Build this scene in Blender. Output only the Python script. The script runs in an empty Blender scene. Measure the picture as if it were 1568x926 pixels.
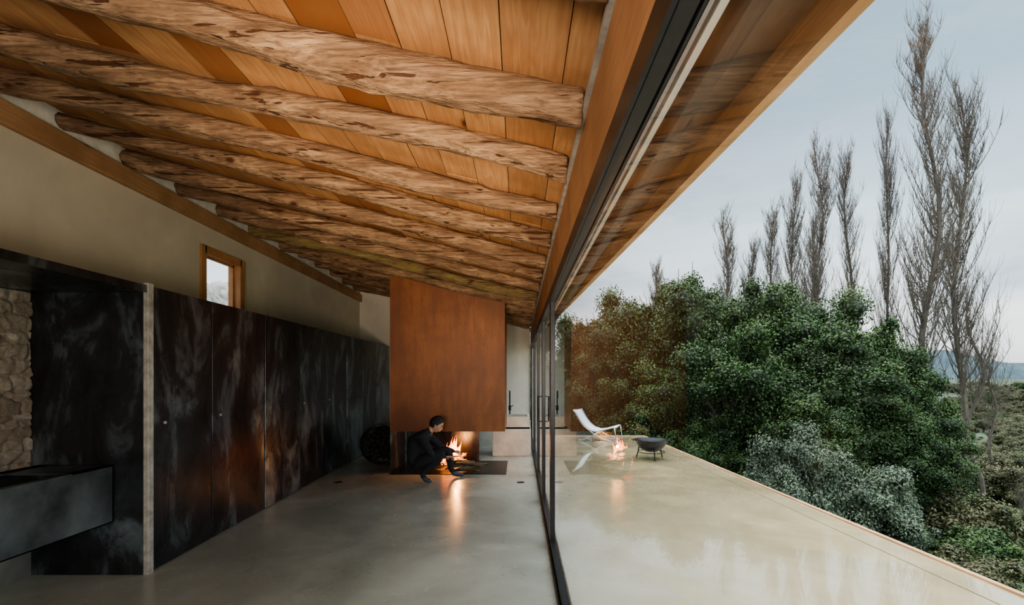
import bpy, bmesh, math, random
import numpy as np
from mathutils import Vector, Matrix, noise, Euler
random.seed(7)
C = bpy.context.scene.collection

# ------------------------------------------------------------------ helpers
class MB:
    def __init__(s): s.v=[]; s.f=[]; s.m=[]; s.a=[]
    def quadbox(s, bot, top, mi=0, a=0.5):
        b=len(s.v); s.v+= [tuple(p) for p in bot]+[tuple(p) for p in top]
        n=len(bot)
        fs=[tuple(b+i for i in reversed(range(n))), tuple(b+n+i for i in range(n))]
        for i in range(n):
            j=(i+1)%n; fs.append((b+i,b+j,b+n+j,b+n+i))
        s.f+=fs; s.m+=[mi]*len(fs); s.a+=[a]*len(fs)
    def box(s,x0,x1,y0,y1,z0,z1,mi=0,a=0.5):
        s.quadbox([(x0,y0,z0),(x1,y0,z0),(x1,y1,z0),(x0,y1,z0)],[(x0,y0,z1),(x1,y0,z1),(x1,y1,z1),(x0,y1,z1)],mi,a)
    def prism(s,pts,z0,z1,mi=0,a=0.5):
        s.quadbox([(p[0],p[1],z0) for p in pts],[(p[0],p[1],z1) for p in pts],mi,a)
    def tube(s,pts,rad,n=8,mi=0,a=0.5,cap=True):
        pts=[Vector(p) for p in pts]; b=len(s.v); up=Vector((0,0,1)); prev=None
        if not hasattr(rad,'__len__'): rad=[rad]*len(pts)
        for i,p in enumerate(pts):
            t=(pts[min(i+1,len(pts)-1)]-pts[max(i-1,0)])
            if t.length<1e-9: t=Vector((0,0,1))
            t.normalize()
            if prev is None:
                r=t.cross(up) if abs(t.z)<.95 else t.cross(Vector((1,0,0)))
            else: r=prev-t*prev.dot(t)
            r.normalize(); prev=r; q=t.cross(r)
            for k in range(n):
                an=2*math.pi*k/n
                s.v.append(tuple(p+(r*math.cos(an)+q*math.sin(an))*rad[i]))
        for i in range(len(pts)-1):
            for k in range(n):
                k2=(k+1)%n
                s.f.append((b+i*n+k,b+i*n+k2,b+(i+1)*n+k2,b+(i+1)*n+k)); s.m.append(mi); s.a.append(a)
        if cap:
            s.f.append(tuple(b+k for k in reversed(range(n)))); s.m.append(mi); s.a.append(a)
            e=b+(len(pts)-1)*n
            s.f.append(tuple(e+k for k in range(n))); s.m.append(mi); s.a.append(a)
    def lathe(s,c,prof,n=32,mi=0,a=.5,closed=False):
        b=len(s.v); 
        for (r,z) in prof:
            for k in range(n):
                an=2*math.pi*k/n; s.v.append((c[0]+r*math.cos(an),c[1]+r*math.sin(an),c[2]+z))
        for i in range(len(prof)-1):
            for k in range(n):
                k2=(k+1)%n
                s.f.append((b+i*n+k,b+i*n+k2,b+(i+1)*n+k2,b+(i+1)*n+k)); s.m.append(mi); s.a.append(a)
    def mesh(s,name,mats,smooth=False):
        me=bpy.data.meshes.new(name); me.from_pydata(s.v,[],s.f)
        for m in mats: me.materials.append(m)
        me.polygons.foreach_set('material_index',s.m)
        at=me.attributes.new('shade','FLOAT','FACE'); at.data.foreach_set('value',s.a)
        if smooth: me.polygons.foreach_set('use_smooth',[True]*len(s.f))
        me.update(); return me
    def obj(s,name,mats,parent=None,smooth=False,bevel=0,fix=False):
        if not isinstance(mats,(list,tuple)): mats=[mats]
        me=s.mesh(name,mats,smooth)
        if fix:
            bm=bmesh.new(); bm.from_mesh(me); bmesh.ops.recalc_face_normals(bm,faces=bm.faces); bm.to_mesh(me); bm.free()
        o=bpy.data.objects.new(name,me); C.objects.link(o)
        if parent: o.parent=parent
        if bevel:
            bv=o.modifiers.new('bev','BEVEL'); bv.width=bevel; bv.segments=2; bv.limit_method='ANGLE'
        return o
def empty(name,loc=(0,0,0)):
    e=bpy.data.objects.new(name,None); e.empty_display_size=.1; C.objects.link(e); return e
def box(name,x0,x1,y0,y1,z0,z1,mat,parent=None,bevel=0):
    m=MB(); m.box(x0,x1,y0,y1,z0,z1); return m.obj(name,mat,parent,bevel=bevel)

# ------------------------------------------------------------------ materials
class N:
    def __init__(s,name):
        s.mat=bpy.data.materials.new(name); s.mat.use_nodes=True; s.nt=s.mat.node_tree
        s.b=s.nt.nodes['Principled BSDF']; s.out=s.nt.nodes['Material Output']
    def n(s,t,**k):
        x=s.nt.nodes.new(t)
        for a,v in k.items(): setattr(x,a,v)
        return x
    def l(s,a,b): s.nt.links.new(a,b)
    def coord(s,scale=(1,1,1),kind='Object'):
        tc=s.n('ShaderNodeTexCoord'); mp=s.n('ShaderNodeMapping'); s.l(tc.outputs[kind],mp.inputs[0]); mp.inputs['Scale'].default_value=scale
        return mp.outputs[0]
    def noise(s,vec,scale=5,detail=5,rough=.55,dist=0):
        x=s.n('ShaderNodeTexNoise'); x.inputs['Scale'].default_value=scale; x.inputs['Detail'].default_value=detail
        x.inputs['Roughness'].default_value=rough; x.inputs['Distortion'].default_value=dist
        if vec is not None: s.l(vec,x.inputs['Vector'])
        return x.outputs[0]
    def ramp(s,fac,stops):
        x=s.n('ShaderNodeValToRGB'); el=x.color_ramp.elements
        while len(el)<len(stops): el.new(.5)
        for e,(p,c) in zip(el,stops):
            e.position=p; e.color=(c,c,c,1) if not hasattr(c,'__len__') else (*c,1)
        s.l(fac,x.inputs[0]); return x.outputs[0]
    def mix(s,f,a,b,mode='MIX'):
        x=s.n('ShaderNodeMix',data_type='RGBA',blend_type=mode)
        for sock,v in ((x.inputs[0],f),(x.inputs[6],a),(x.inputs[7],b)):
            if hasattr(v,'node'): s.l(v,sock)
            elif hasattr(v,'__len__'): sock.default_value=(*v,1)
            else: sock.default_value=v
        return x.outputs[2]
    def math(s,op,a,b=0):
        x=s.n('ShaderNodeMath',operation=op)
        for sock,v in ((x.inputs[0],a),(x.inputs[1],b)):
            if hasattr(v,'node'): s.l(v,sock)
            else: sock.default_value=v
        return x.outputs[0]
    def bump(s,h,strength=.3,dist=.01):
        x=s.n('ShaderNodeBump'); x.inputs['Strength'].default_value=strength; x.inputs['Distance'].default_value=dist
        s.l(h,x.inputs['Height']); s.l(x.outputs[0],s.b.inputs['Normal'])
    def set(s,col=None,rough=None,metal=None,spec=None):
        for nm,v in (('Base Color',col),('Roughness',rough),('Metallic',metal),('Specular IOR Level',spec)):
            if v is None: continue
            if hasattr(v,'node'): s.l(v,s.b.inputs[nm])
            elif hasattr(v,'__len__'): s.b.inputs[nm].default_value=(*v,1)
            else: s.b.inputs[nm].default_value=v
        return s.mat

def simple(name,col,rough=.5,metal=0,nscale=20,var=.25,bump=.1):
    m=N(name); v=m.coord(); n=m.noise(v,nscale,4)
    c=m.ramp(n,[(.3,[x*(1-var) for x in col]),(.7,[min(1,x*(1+var)) for x in col])])
    if bump: m.bump(n,bump,.005)
    return m.set(c,rough,metal)

def concrete(name,c1,c2,c3,r0,r1,scale=1.2,bump=.05,wet=False):
    m=N(name); v=m.coord(); a=m.noise(v,scale,6,.6,.6); b=m.noise(v,scale*4,6,.65)
    base=m.ramp(a,[(.3,c1),(.5,c2),(.72,c3)])
    base=m.mix(.25,base,m.ramp(b,[(.3,[x*.75 for x in c2]),(.7,[min(1,x*1.2) for x in c2])]))
    base=m.mix(m.ramp(m.noise(v,scale*.5,4,.6,1),[(.40,.4),(.6,0)]),base,[x*.62 for x in c1])
    r=m.ramp(m.noise(v,scale*1.6,5,.6),[(.35,r0),(.68,r1)])
    if not wet: m.bump(m.noise(v,scale*4,4),bump,.02)
    if wet:
        w=m.ramp(m.noise(v,.8,5,.55,.5),[(.38,.3),(.48,1)]); m.l(w,m.b.inputs['Coat Weight']); m.b.inputs['Coat Roughness'].default_value=.015; m.b.inputs['Coat IOR'].default_value=1.95
    return m.set(base,r,0,.5)
M_floor=concrete('polished_concrete_floor',(.30,.305,.255),(.395,.40,.34),(.49,.495,.43),.18,.34,1.1)
M_terr=concrete('wet_concrete_terrace',(.42,.325,.18),(.54,.435,.26),(.64,.54,.355),.12,.3,.8,.02,True)
M_sink=concrete('cast_concrete',(.52,.49,.42),(.60,.57,.50),(.66,.64,.58),.6,.8,4)
M_plaster=concrete('cream_plaster',(.58,.51,.41),(.63,.565,.455),(.67,.61,.50),.85,.95,.8,.15)
M_plaster_lit=concrete('window_lit_plaster',(.70,.66,.58),(.76,.72,.64),(.80,.76,.68),.85,.95,.8,.15)  # cream plaster made paler: window light on the far wall put into its colour
M_white=concrete('white_plaster_infill',(.6,.58,.53),(.7,.68,.62),(.75,.73,.68),.9,.95,5,.3)

def wood(name,lo,hi,axis='Y',dark=(.08,.03,.012),grain=1.0,rough=.6,useattr=True,knots=True,log=False,moss=None):
    m=N(name)
    sc={'Y':(9,.55,9),'X':(.55,9,9),'Z':(9,9,.55)}[axis]; sc=tuple(q*grain for q in sc)
    at=m.n('ShaderNodeAttribute',attribute_name='shade')
    tc=m.n('ShaderNodeTexCoord'); 
    off=m.n('ShaderNodeVectorMath',operation='SCALE'); off.inputs[0].default_value=(37,23,11); m.l(at.outputs['Fac'],off.inputs['Scale'])
    add=m.n('ShaderNodeVectorMath',operation='ADD'); m.l(tc.outputs['Object'],add.inputs[0]); m.l(off.outputs[0],add.inputs[1])
    def mp(s_):
        x=m.n('ShaderNodeMapping'); x.inputs['Scale'].default_value=s_; m.l(add.outputs[0],x.inputs[0]); return x.outputs[0]
    mid=[(a+b)/2 for a,b in zip(lo,hi)]
    fine=m.noise(mp(tuple(q*6 for q in sc)),1.5,4,.6)
    if not log:
        n1=m.noise(mp(sc),1.1,2,.5,.5)
        w=m.math('FRACT',m.math('MULTIPLY',n1,8)); w=m.ramp(w,[(0,.1),(.75,1),(1,.2)])
        base=m.mix(w,mid,hi)
        base=m.mix(m.ramp(fine,[(.35,.5),(.6,0)]),base,lo)
    else:
        st=m.noise(mp(tuple(q*2.2 for q in sc)),1,5,.65,.3)
        base=m.ramp(st,[(.32,lo),(.5,mid),(.66,hi)])
        base=m.mix(m.ramp(fine,[(.38,.65),(.56,0)]),base,[a*.42 for a in lo])
    if useattr: base=m.mix(m.ramp(at.outputs['Fac'],[(.0,0),(.72,.18),(.84,.7),(1,1)]),base,[a*w_ for a,w_ in zip(lo,(.6,.42,.34))])
    h=fine
    big=m.noise(mp((1.6,1.6,1.6)),1.5,3)
    base=m.mix(m.ramp(big,[(.38,.55),(.6,0)]),base,[a*.7 for a in lo])
    if knots:
        vo=m.n('ShaderNodeTexVoronoi'); ks={'Y':(4.6,1.9,4.6),'X':(2.2,4.6,4.6),'Z':(3.6,3.6,1.5)}[axis]
        m.l(mp(ks),vo.inputs['Vector']); vo.inputs['Scale'].default_value=1.0
        k=m.ramp(vo.outputs['Distance'],[(.06,1),(.10,.35),(.14,0)])
        sp=m.n('ShaderNodeSeparateColor'); m.l(vo.outputs['Color'],sp.inputs[0])
        k=m.math('MULTIPLY',k,m.math('GREATER_THAN',sp.outputs[0],.35))
        base=m.mix(k,base,dark)
    if log:
        c=m.noise(mp((.45,26,26)),1,3,.6,.2); cr=m.ramp(c,[(.355,1),(.40,0)])
        base=m.mix(cr,base,dark); h=m.math('SUBTRACT',m.math('ADD',fine,st),m.math('MULTIPLY',cr,1.2))
    if moss:
        base=m.mix(m.ramp(m.noise(mp((3,8,8)),1,4),[(.45,0),(.62,.55)]),base,moss)
    m.bump(h,.8 if log else .12,.016 if log else .006)
    return m.set(base,rough,0,.35)
M_board=wood('pine_board',(.38,.18,.075),(.63,.36,.175),'Y')
M_log=wood('aged_log',(.19,.105,.058),(.50,.33,.20),'X',log=True,rough=.85,useattr=False)
M_logm=wood('mossy_log',(.17,.11,.055),(.40,.28,.14),'X',log=True,rough=.85,useattr=False,moss=(.24,.2,.07))
M_lint=wood('glulam_lintel',(.36,.17,.078),(.46,.24,.118),'Y',useattr=False,knots=False)
M_plate=wood('wall_plate_timber',(.32,.17,.08),(.47,.28,.155),'Y',useattr=False)
M_frame=wood('window_frame_timber',(.38,.18,.075),(.52,.28,.13),'Z',useattr=False,grain=2)
M_edge=wood('larch_edging',(.50,.27,.13),(.68,.43,.25),'Y',useattr=False)
M_bark=wood('firewood_bark',(.14,.10,.06),(.36,.28,.18),'X',log=True,useattr=False,grain=2)

def steel():
    m=N('hot_rolled_black_steel')
    at=m.n('ShaderNodeAttribute',attribute_name='shade'); tc=m.n('ShaderNodeTexCoord')
    off=m.n('ShaderNodeVectorMath',operation='SCALE'); off.inputs[0].default_value=(17,31,13); m.l(at.outputs['Fac'],off.inputs['Scale'])
    add=m.n('ShaderNodeVectorMath',operation='ADD'); m.l(tc.outputs['Object'],add.inputs[0]); m.l(off.outputs[0],add.inputs[1])
    mp=m.n('ShaderNodeMapping'); mp.inputs['Scale'].default_value=(1,1,.5); m.l(add.outputs[0],mp.inputs[0]); v=mp.outputs[0]
    a=m.noise(v,1.7,6,.6,1.4); b=m.noise(v,5,7,.7,.8)
    x=m.math('ADD',m.math('MULTIPLY',a,.85),m.math('MULTIPLY',b,.28)); x=m.math('ADD',x,m.math('MULTIPLY',at.outputs['Fac'],.05))
    c=m.ramp(x,[(.46,(.036,.037,.040)),(.60,(.062,.066,.074)),(.67,(.16,.195,.22)),(.78,(.30,.36,.39))])
    c=m.mix(m.ramp(m.noise(v,2.3,5,.7),[(.66,0),(.78,.3)]),c,(.15,.09,.07))
    r=m.ramp(b,[(.3,.22),(.7,.38)])
    m.bump(m.noise(v,1.5,2),.10,.05)
    return m.set(c,r,.7,.5)
M_steel=steel()
def corten():
    m=N('rusted_corten_steel'); v=m.coord(); a=m.noise(v,1.3,5,.6,.5); b=m.noise(m.coord((6,6,.8)),2,6,.65); d=m.noise(v,45,3)
    c=m.ramp(a,[(.3,(.17,.056,.021)),(.5,(.25,.088,.030)),(.72,(.33,.128,.044))])
    c=m.mix(m.ramp(b,[(.3,.6),(.65,0)]),c,(.12,.043,.02)); c=m.mix(m.ramp(d,[(.3,.3),(.5,0)]),c,(.13,.05,.02))
    m.bump(d,.1,.003); return m.set(c,.5,.2)
M_cort=corten()
M_black=simple('black_aluminium',(.018,.019,.022),.35,.4,30,.2,0)
M_grey=simple('grey_aluminium',(.28,.3,.34),.35,.5,30,.1,0)
M_galv=simple('galvanised_edge',(.40,.38,.34),.55,.3,14,.3,.1)
M_gasket=simple('white_seal',(.85,.84,.8),.5,0,30,.03,0)
M_soffit=simple('dark_soffit',(.07,.06,.052),.5,.1,8,.3,0)
M_chrome=simple('chromed_tube',(.7,.72,.74),.15,1,30,.03,0)
M_sling=simple('white_sling_fabric',(.8,.86,.9),.7,0,60,.05,.05)
M_cloth=simple('black_clothes',(.016,.016,.021),.85,0,40,.4,.3)
M_skin=simple('skin',(.48,.27,.18),.55,0,50,.08,.05)
M_hair=simple('black_hair',(.012,.010,.009),.6,0,120,.4,.5)
M_shoe=simple('dark_shoe',(.05,.07,.10),.5,0,40,.3,.1)
M_ash=simple('ash',(.12,.11,.1),.9,0,30,.4,.3)
M_roofo=simple('roof_tile',(.3,.15,.08),.8,0,10,.3,.2)
M_char=simple('charcoal',(.03,.024,.02),.9,0,30,.4,.4)

def glass():
    m=N('window_glass'); nt=m.nt; nt.nodes.remove(m.b)
    g=m.n('ShaderNodeNewGeometry'); ior=m.n('ShaderNodeMix',data_type='FLOAT'); m.l(g.outputs['Backfacing'],ior.inputs[0])
    ior.inputs[2].default_value=1.55; ior.inputs[3].default_value=1/1.55
    fr=m.n('ShaderNodeFresnel'); m.l(ior.outputs[0],fr.inputs['IOR'])
    t=m.n('ShaderNodeBsdfTransparent'); t.inputs[0].default_value=(.93,.955,.95,1)
    gl=m.n('ShaderNodeBsdfGlossy'); gl.inputs['Roughness'].default_value=.0; gl.inputs[0].default_value=(.95,.95,.95,1)
    mx=m.n('ShaderNodeMixShader'); m.l(fr.outputs[0],mx.inputs[0]); m.l(t.outputs[0],mx.inputs[1]); m.l(gl.outputs[0],mx.inputs[2])
    m.l(mx.outputs[0],m.out.inputs[0]); return m.mat
M_glass=glass()
def fire():
    m=N('flame'); v=m.coord((1,1,1),'Generated'); s=m.n('ShaderNodeSeparateXYZ'); m.l(v,s.inputs[0])
    c=m.ramp(s.outputs[2],[(0,(1,.36,.05)),(.45,(1,.18,.012)),(1,(.9,.06,.004))])
    m.l(c,m.b.inputs['Emission Color']); m.b.inputs['Emission Strength'].default_value=6
    m.set((.1,.02,.0),.9); return m.mat
M_fire=fire()
def ember():
    m=N('embers'); n=m.noise(m.coord(),30,3); c=m.ramp(n,[(.45,(0,0,0)),(.6,(1,.2,.02))]); m.l(c,m.b.inputs['Emission Color']); m.b.inputs['Emission Strength'].default_value=5
    m.set((.03,.02,.02),.9); return m.mat
M_ember=ember()

def leafmat(name,c1,c2,c3):
    m=N(name); at=m.n('ShaderNodeAttribute',attribute_name='shade'); 
    oi=m.n('ShaderNodeObjectInfo'); 
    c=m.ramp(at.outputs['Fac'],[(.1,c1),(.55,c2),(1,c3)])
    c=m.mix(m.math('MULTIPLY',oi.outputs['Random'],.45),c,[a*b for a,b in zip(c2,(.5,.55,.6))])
    m.set(c,.5,0,.3)
    return m.mat
M_oak=leafmat('oak_foliage',(.018,.042,.014),(.046,.092,.024),(.12,.19,.055))
M_olive=leafmat('grey_green_foliage',(.07,.10,.068),(.135,.175,.112),(.25,.30,.20))
M_scrub=leafmat('scrub_foliage',(.055,.066,.03),(.12,.118,.052),(.21,.19,.095))
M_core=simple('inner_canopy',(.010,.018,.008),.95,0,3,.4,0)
M_twig=simple('grey_bark',(.15,.125,.105),.9,0,4,.3,0)
def terrain_mat():
    m=N('meadow_and_scrub'); v=m.coord(); a=m.noise(v,.12,6,.65); b=m.noise(v,.9,6,.7); d=m.noise(v,.02,5,.6)
    sp=m.n('ShaderNodeSeparateXYZ'); m.l(v,sp.inputs[0])
    c=m.ramp(a,[(.35,(.07,.115,.035)),(.5,(.125,.195,.05)),(.62,(.15,.20,.065)),(.75,(.19,.165,.095))])
    c=m.mix(m.ramp(b,[(.4,.45),(.6,0)]),c,(.05,.07,.03)); c=m.mix(m.ramp(d,[(.4,.1),(.6,.6)]),c,(.055,.08,.04))
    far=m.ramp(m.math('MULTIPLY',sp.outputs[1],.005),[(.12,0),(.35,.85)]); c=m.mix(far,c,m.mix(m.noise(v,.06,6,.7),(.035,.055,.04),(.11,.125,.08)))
    left=m.math('LESS_THAN',sp.outputs[0],-4.5); rk=m.ramp(m.noise(v,2.5,7,.75,.8),[(.35,(.06,.055,.05)),(.5,(.30,.28,.25)),(.7,(.5,.48,.44))]); c=m.mix(left,c,rk)
    m.bump(b,.6,.3); return m.set(c,.95)
M_terrain=terrain_mat()
def hill_mat():
    m=N('hazy_hill'); v=m.coord(); a=m.noise(v,.05,6,.65)
    c=m.ramp(a,[(.35,(.05,.08,.10)),(.6,(.09,.125,.14)),(.75,(.18,.2,.2))]); return m.set(c,1)
M_hill=hill_mat()
def stone():
    m=N('rubble_stone'); at=m.n('ShaderNodeAttribute',attribute_name='shade'); v=m.coord(); n=m.noise(v,9,7,.7,.5)
    c=m.ramp(at.outputs['Fac'],[(0,(.22,.175,.125)),(.5,(.30,.25,.19)),(1,(.40,.355,.29))])
    c=m.mix(m.ramp(n,[(.3,.75),(.62,0)]),c,(.11,.088,.066)); m.bump(n,.9,.04); return m.set(c,.9)
M_stone=stone()
M_mortar=simple('lime_mortar',(.20,.165,.125),.95,0,25,.3,.5)

# ------------------------------------------------------------------ room plan
def ceilz(x): return 2.64+.238*(.26-x)
def wl(y): return -3.5-.02*y       # plastered wall line
def cb(y): return -2.69-.03*y      # cabinet front line
def eo(y): return .745-.04*y       # eave line
def te(y): return 3.54-.04*y       # terrace edge line
YN,YF=-1.6,11.3
XB=-3.70                           # back of the niche

m=MB(); m.prism([(-4.1,YN),(.255,YN),(.255,YF+.3),(-4.1,YF+.3)],-.25,0); m.obj('floor',M_floor)
m=MB(); T=.13; wy0,wy1,wz0,wz1=5.52,6.25,2.25,2.93
def lw(y0,y1,z0,z1): m.prism([(wl(y0)-T,y0),(wl(y0),y0),(wl(y1),y1),(wl(y1)-T,y1)],z0,z1)
lw(YN,.6,0,3.9); lw(.6,3.67,2.185,3.9); lw(3.67,wy0,0,3.9); lw(wy1,YF,0,3.9); lw(wy0,wy1,0,wz0); lw(wy0,wy1,wz1,3.9)
m.box(-3.95,XB,.4,3.85,0,2.3)
m.obj('wall_left',M_plaster)
box('wall_far',-4.2,.26,YF,YF+.3,0,3.9,M_plaster_lit)
box('wall_near',-4.1,.34,YN-.25,YN,0,3.9,M_plaster)
m=MB(); m.prism([(wl(YN),YN),(wl(YN)+.06,YN),(wl(YF)+.06,YF),(wl(YF),YF)],3.22,3.38); m.obj('trim_1',M_plate,bevel=.006)
m=MB(); m.prism([(wl(YN),YN),(wl(YN)+.015,YN),(wl(YF)+.015,YF),(wl(YF),YF)],3.38,3.56); m.obj('trim_2',M_white)

w=empty('window_1')
m=MB(); X=wl(5.9)
for (a,b,c,d) in ((wy0-.06,wy0+.03,wz0-.06,wz1+.06),(wy1-.03,wy1+.07,wz0-.06,wz1+.06),(wy0,wy1,wz1-.03,wz1+.06),(wy0,wy1,wz0-.06,wz0+.03)):
    m.box(X-.02,X+.035,a,b,c,d)
m.obj('frame',M_frame,w,bevel=.004)
m=MB()
for (a,b,c,d) in ((wy0,wy0+.02,wz0,wz1),(wy1-.02,wy1,wz0,wz1),(wy0,wy1,wz1-.02,wz1),(wy0,wy1,wz0,wz0+.02)): m.box(X-.13,X-.0,a,b,c,d)
for (a,b,c,d) in ((wy0+.02,wy0+.045,wz0,wz1),(wy1-.045,wy1-.02,wz0,wz1),(wy0,wy1,wz1-.045,wz1-.02),(wy0,wy1,wz0+.02,wz0+.045)): m.box(X-.08,X-.055,a,b,c,d)
m.obj('sash_and_lining',M_frame,w)
m=MB(); b0=X-.068; m.v=[(b0,wy0,wz0),(b0,wy1,wz0),(b0,wy1,wz1),(b0,wy0,wz1)]; m.f=[(0,1,2,3)]; m.m=[0]; m.a=[.5]; m.obj('glass_pane',M_glass,w)

# ceiling boards
m=MB(); logs=[1.33,1.92,2.52,3.14,3.77,4.46,5.13,5.84,6.55,7.3,8.0,8.7,9.4,10.1,10.8]
alllogs=[.7,.1,-.5,-1.1]+logs
x=-3.95
while x<.27:
    wd=random.uniform(.13,.24); x1=min(x+wd,.30); y=YN
    while y<YF:
        L=random.choice([.65,1.25,1.9,2.5,3.1]); y1=y+L
        c=min([q for q in alllogs+[YF]],key=lambda q:abs(q-y1)); y1=c if c>y+.4 else y1
        y1=min(y1,YF); 
        if YF-y1<.3: y1=YF
        o=random.uniform(0,.004); g=.0018
        zb0=ceilz(x+g)+o; zb1=ceilz(x1-g)+o
        m.quadbox([(x+g,y+g,zb0),(x1-g,y+g,zb1),(x1-g,y1-g,zb1),(x+g,y1-g,zb0)],[(x+g,y+g,zb0+.022),(x1-g,y+g,zb1+.022),(x1-g,y1-g,zb1+.022),(x+g,y1-g,zb0+.022)],0,random.random())
        y=y1
    x=x1
m.obj('ceiling',M_board)
m=MB()
def zz(x): return ceilz(x)+.03
m.quadbox([(-4.2,YN-.2,zz(-4.2)),(eo(YN)+.03,YN-.2,zz(.7)),(eo(YF+.3)+.03,YF+.3,zz(.3)),(-4.2,YF+.3,zz(-4.2))],[(-4.2,YN-.2,zz(-4.2)+.2),(eo(YN)+.03,YN-.2,zz(.7)+.2),(eo(YF+.3)+.03,YF+.3,zz(.3)+.2),(-4.2,YF+.3,zz(-4.2)+.2)])
m.obj('roof',M_roofo)

# log rafters
for i,y in enumerate(alllogs):
    rr=random.Random(i*13+5); m=MB(); n=36; K=180; x0,x1=wl(y)+.018,.243
    r0=rr.uniform(.066,.080); flip=rr.random()<.5; ph=[rr.uniform(0,6.28) for _ in range(6)]
    kn=[(rr.uniform(x0,x1),rr.uniform(0,6.28),rr.uniform(.006,.018)) for _ in range(14)]
    for k in range(K+1):
        t=k/K; xx=x0+(x1-x0)*t
        r=r0*(1.08-.25*t if not flip else .86+.16*t)*(1+.06*math.sin(7*t+ph[0])+.05*math.sin(17*t+ph[1]))
        cy=y+.035*math.sin(3.3*t+ph[2])+.018*math.sin(9*t+ph[3])+.006*math.sin(23*t+ph[5]); cz=ceilz(xx)-r*.93+.012*math.sin(8*t+ph[4])-.012
        for j in range(n):
            an=2*math.pi*j/n
            q=1+.15*noise.noise(Vector((xx*2.2+i*7,math.cos(an)*1.3,math.sin(an)*1.3)))+.12*noise.noise(Vector((xx*7+i*3,math.cos(an)*3,math.sin(an)*3)))+.08*noise.noise(Vector((xx*3,math.cos(an)*9,math.sin(an)*9+i)))
            rq=r*q
            for (kx,ka,kh) in kn:
                da=(an-ka+math.pi)%(2*math.pi)-math.pi; e=((xx-kx)/.04)**2+(da/.3)**2
                if e<6: rq+=kh*math.exp(-e)
            m.v.append((xx,cy+math.cos(an)*rq,min(cz+math.sin(an)*rq,ceilz(xx)-.001)))
    for k in range(K):
        for j in range(n):
            j2=(j+1)%n; m.f.append((k*n+j,k*n+j2,(k+1)*n+j2,(k+1)*n+j)); m.m.append(0); m.a.append((i*.137)%1)
    m.f.append(tuple(K*n+j for j in range(n))); m.m.append(0); m.a.append(.3)
    m.f.append(tuple(reversed(range(n)))); m.m.append(0); m.a.append(.3)
    m.obj('log_rafter',M_logm if 6.3<y<7 else M_log,smooth=True,fix=True)

# lintel, head frame, soffit, fascia
m=MB(); m.quadbox([(.262,YN,2.19),(.42,YN,2.19),(.42,YF,2.19),(.262,YF,2.19)],[(.262,YN,ceilz(.262)-.02),(.42,YN,ceilz(.42)-.02),(.42,YF,ceilz(.42)-.02),(.262,YF,ceilz(.262)-.02)])
m.obj('lintel_beam',M_lint)
m=MB(); m.box(.245,.262,YN,YF,2.52,2.545); m.obj('trim_3',M_galv)
m=MB()
def strip(a,b,z0,z1,mi=0,yb=YF): m.box(a,b,YN,yb,z0,z1,mi)
strip(.262,.42,2.175,2.19,0); strip(.258,.2695,2.135,2.21,0); strip(.312,.318,2.13,2.175,0)
strip(.325,.334,2.14,2.175,1); strip(.352,.368,2.155,2.175,2); strip(.385,.42,2.12,2.175,0)
m.obj('window_head_track',[M_black,M_grey,M_gasket])
m=MB()
ya_,yb_=YN,8.0
m.quadbox([(.425,ya_,2.375),(eo(ya_)-.004,ya_,2.375),(eo(yb_)-.004,yb_,2.375),(.425,yb_,2.375)],[(.425,ya_,2.40),(eo(ya_)-.004,ya_,2.40),(eo(yb_)-.004,yb_,2.40),(.425,yb_,2.40)])
m.obj('eave_soffit',M_soffit)
m=MB(); yb=8.0; m.quadbox([(eo(YN)-.0,YN,2.28),(eo(YN)+.035,YN,2.28),(eo(yb)+.035,yb,2.28),(eo(yb),yb,2.28)],[(eo(YN),YN,2.54),(eo(YN)+.035,YN,2.54),(eo(yb)+.035,yb,2.54),(eo(yb),yb,2.54)])
m.obj('eave_fascia',M_edge)

def slider(name,y0,y1,xg=.29):
    w=empty(name); m=MB(); s=.06
    m.box(xg-.02,xg+.02,y0,y0+s,.03,2.17); m.box(xg-.02,xg+.02,y1-s,y1,.03,2.17)
    m.box(xg-.02,xg+.02,y0+s,y1-s,.03,.075); m.box(xg-.02,xg+.02,y0+s,y1-s,2.135,2.17)
    m.obj('sash_frame',M_black,w,bevel=.003)
    m=MB(); m.v=[(xg,y0+s,.075),(xg,y0+s,2.135),(xg,y1-s,2.135),(xg,y1-s,.075)]; m.f=[(0,1,2,3)]; m.m=[0]; m.a=[.5]; m.obj('glass_pane',M_glass,w)
slider('window_2',YN,4.24); slider('window_3',4.245,5.75); slider('window_4',5.755,7.3); slider('window_5',7.305,9.2); slider('window_6',9.205,YF)
m=MB(); m.box(.256,.262,YN,YF,0,.03); m.box(.262,.34,YN,YF,-.05,.012); m.box(.333,.34,YN,YF,.012,.03); m.box(.284,.296,YN,YF,.012,.03)
m.obj('window_floor_track',M_black)
m=MB(); m.tube([(.27,5.83,1.25),(.225,5.83,1.25),(.225,5.83,.95),(.27,5.83,.95)],.009,8); m.obj('door_pull_handle',M_black,smooth=True)

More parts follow.
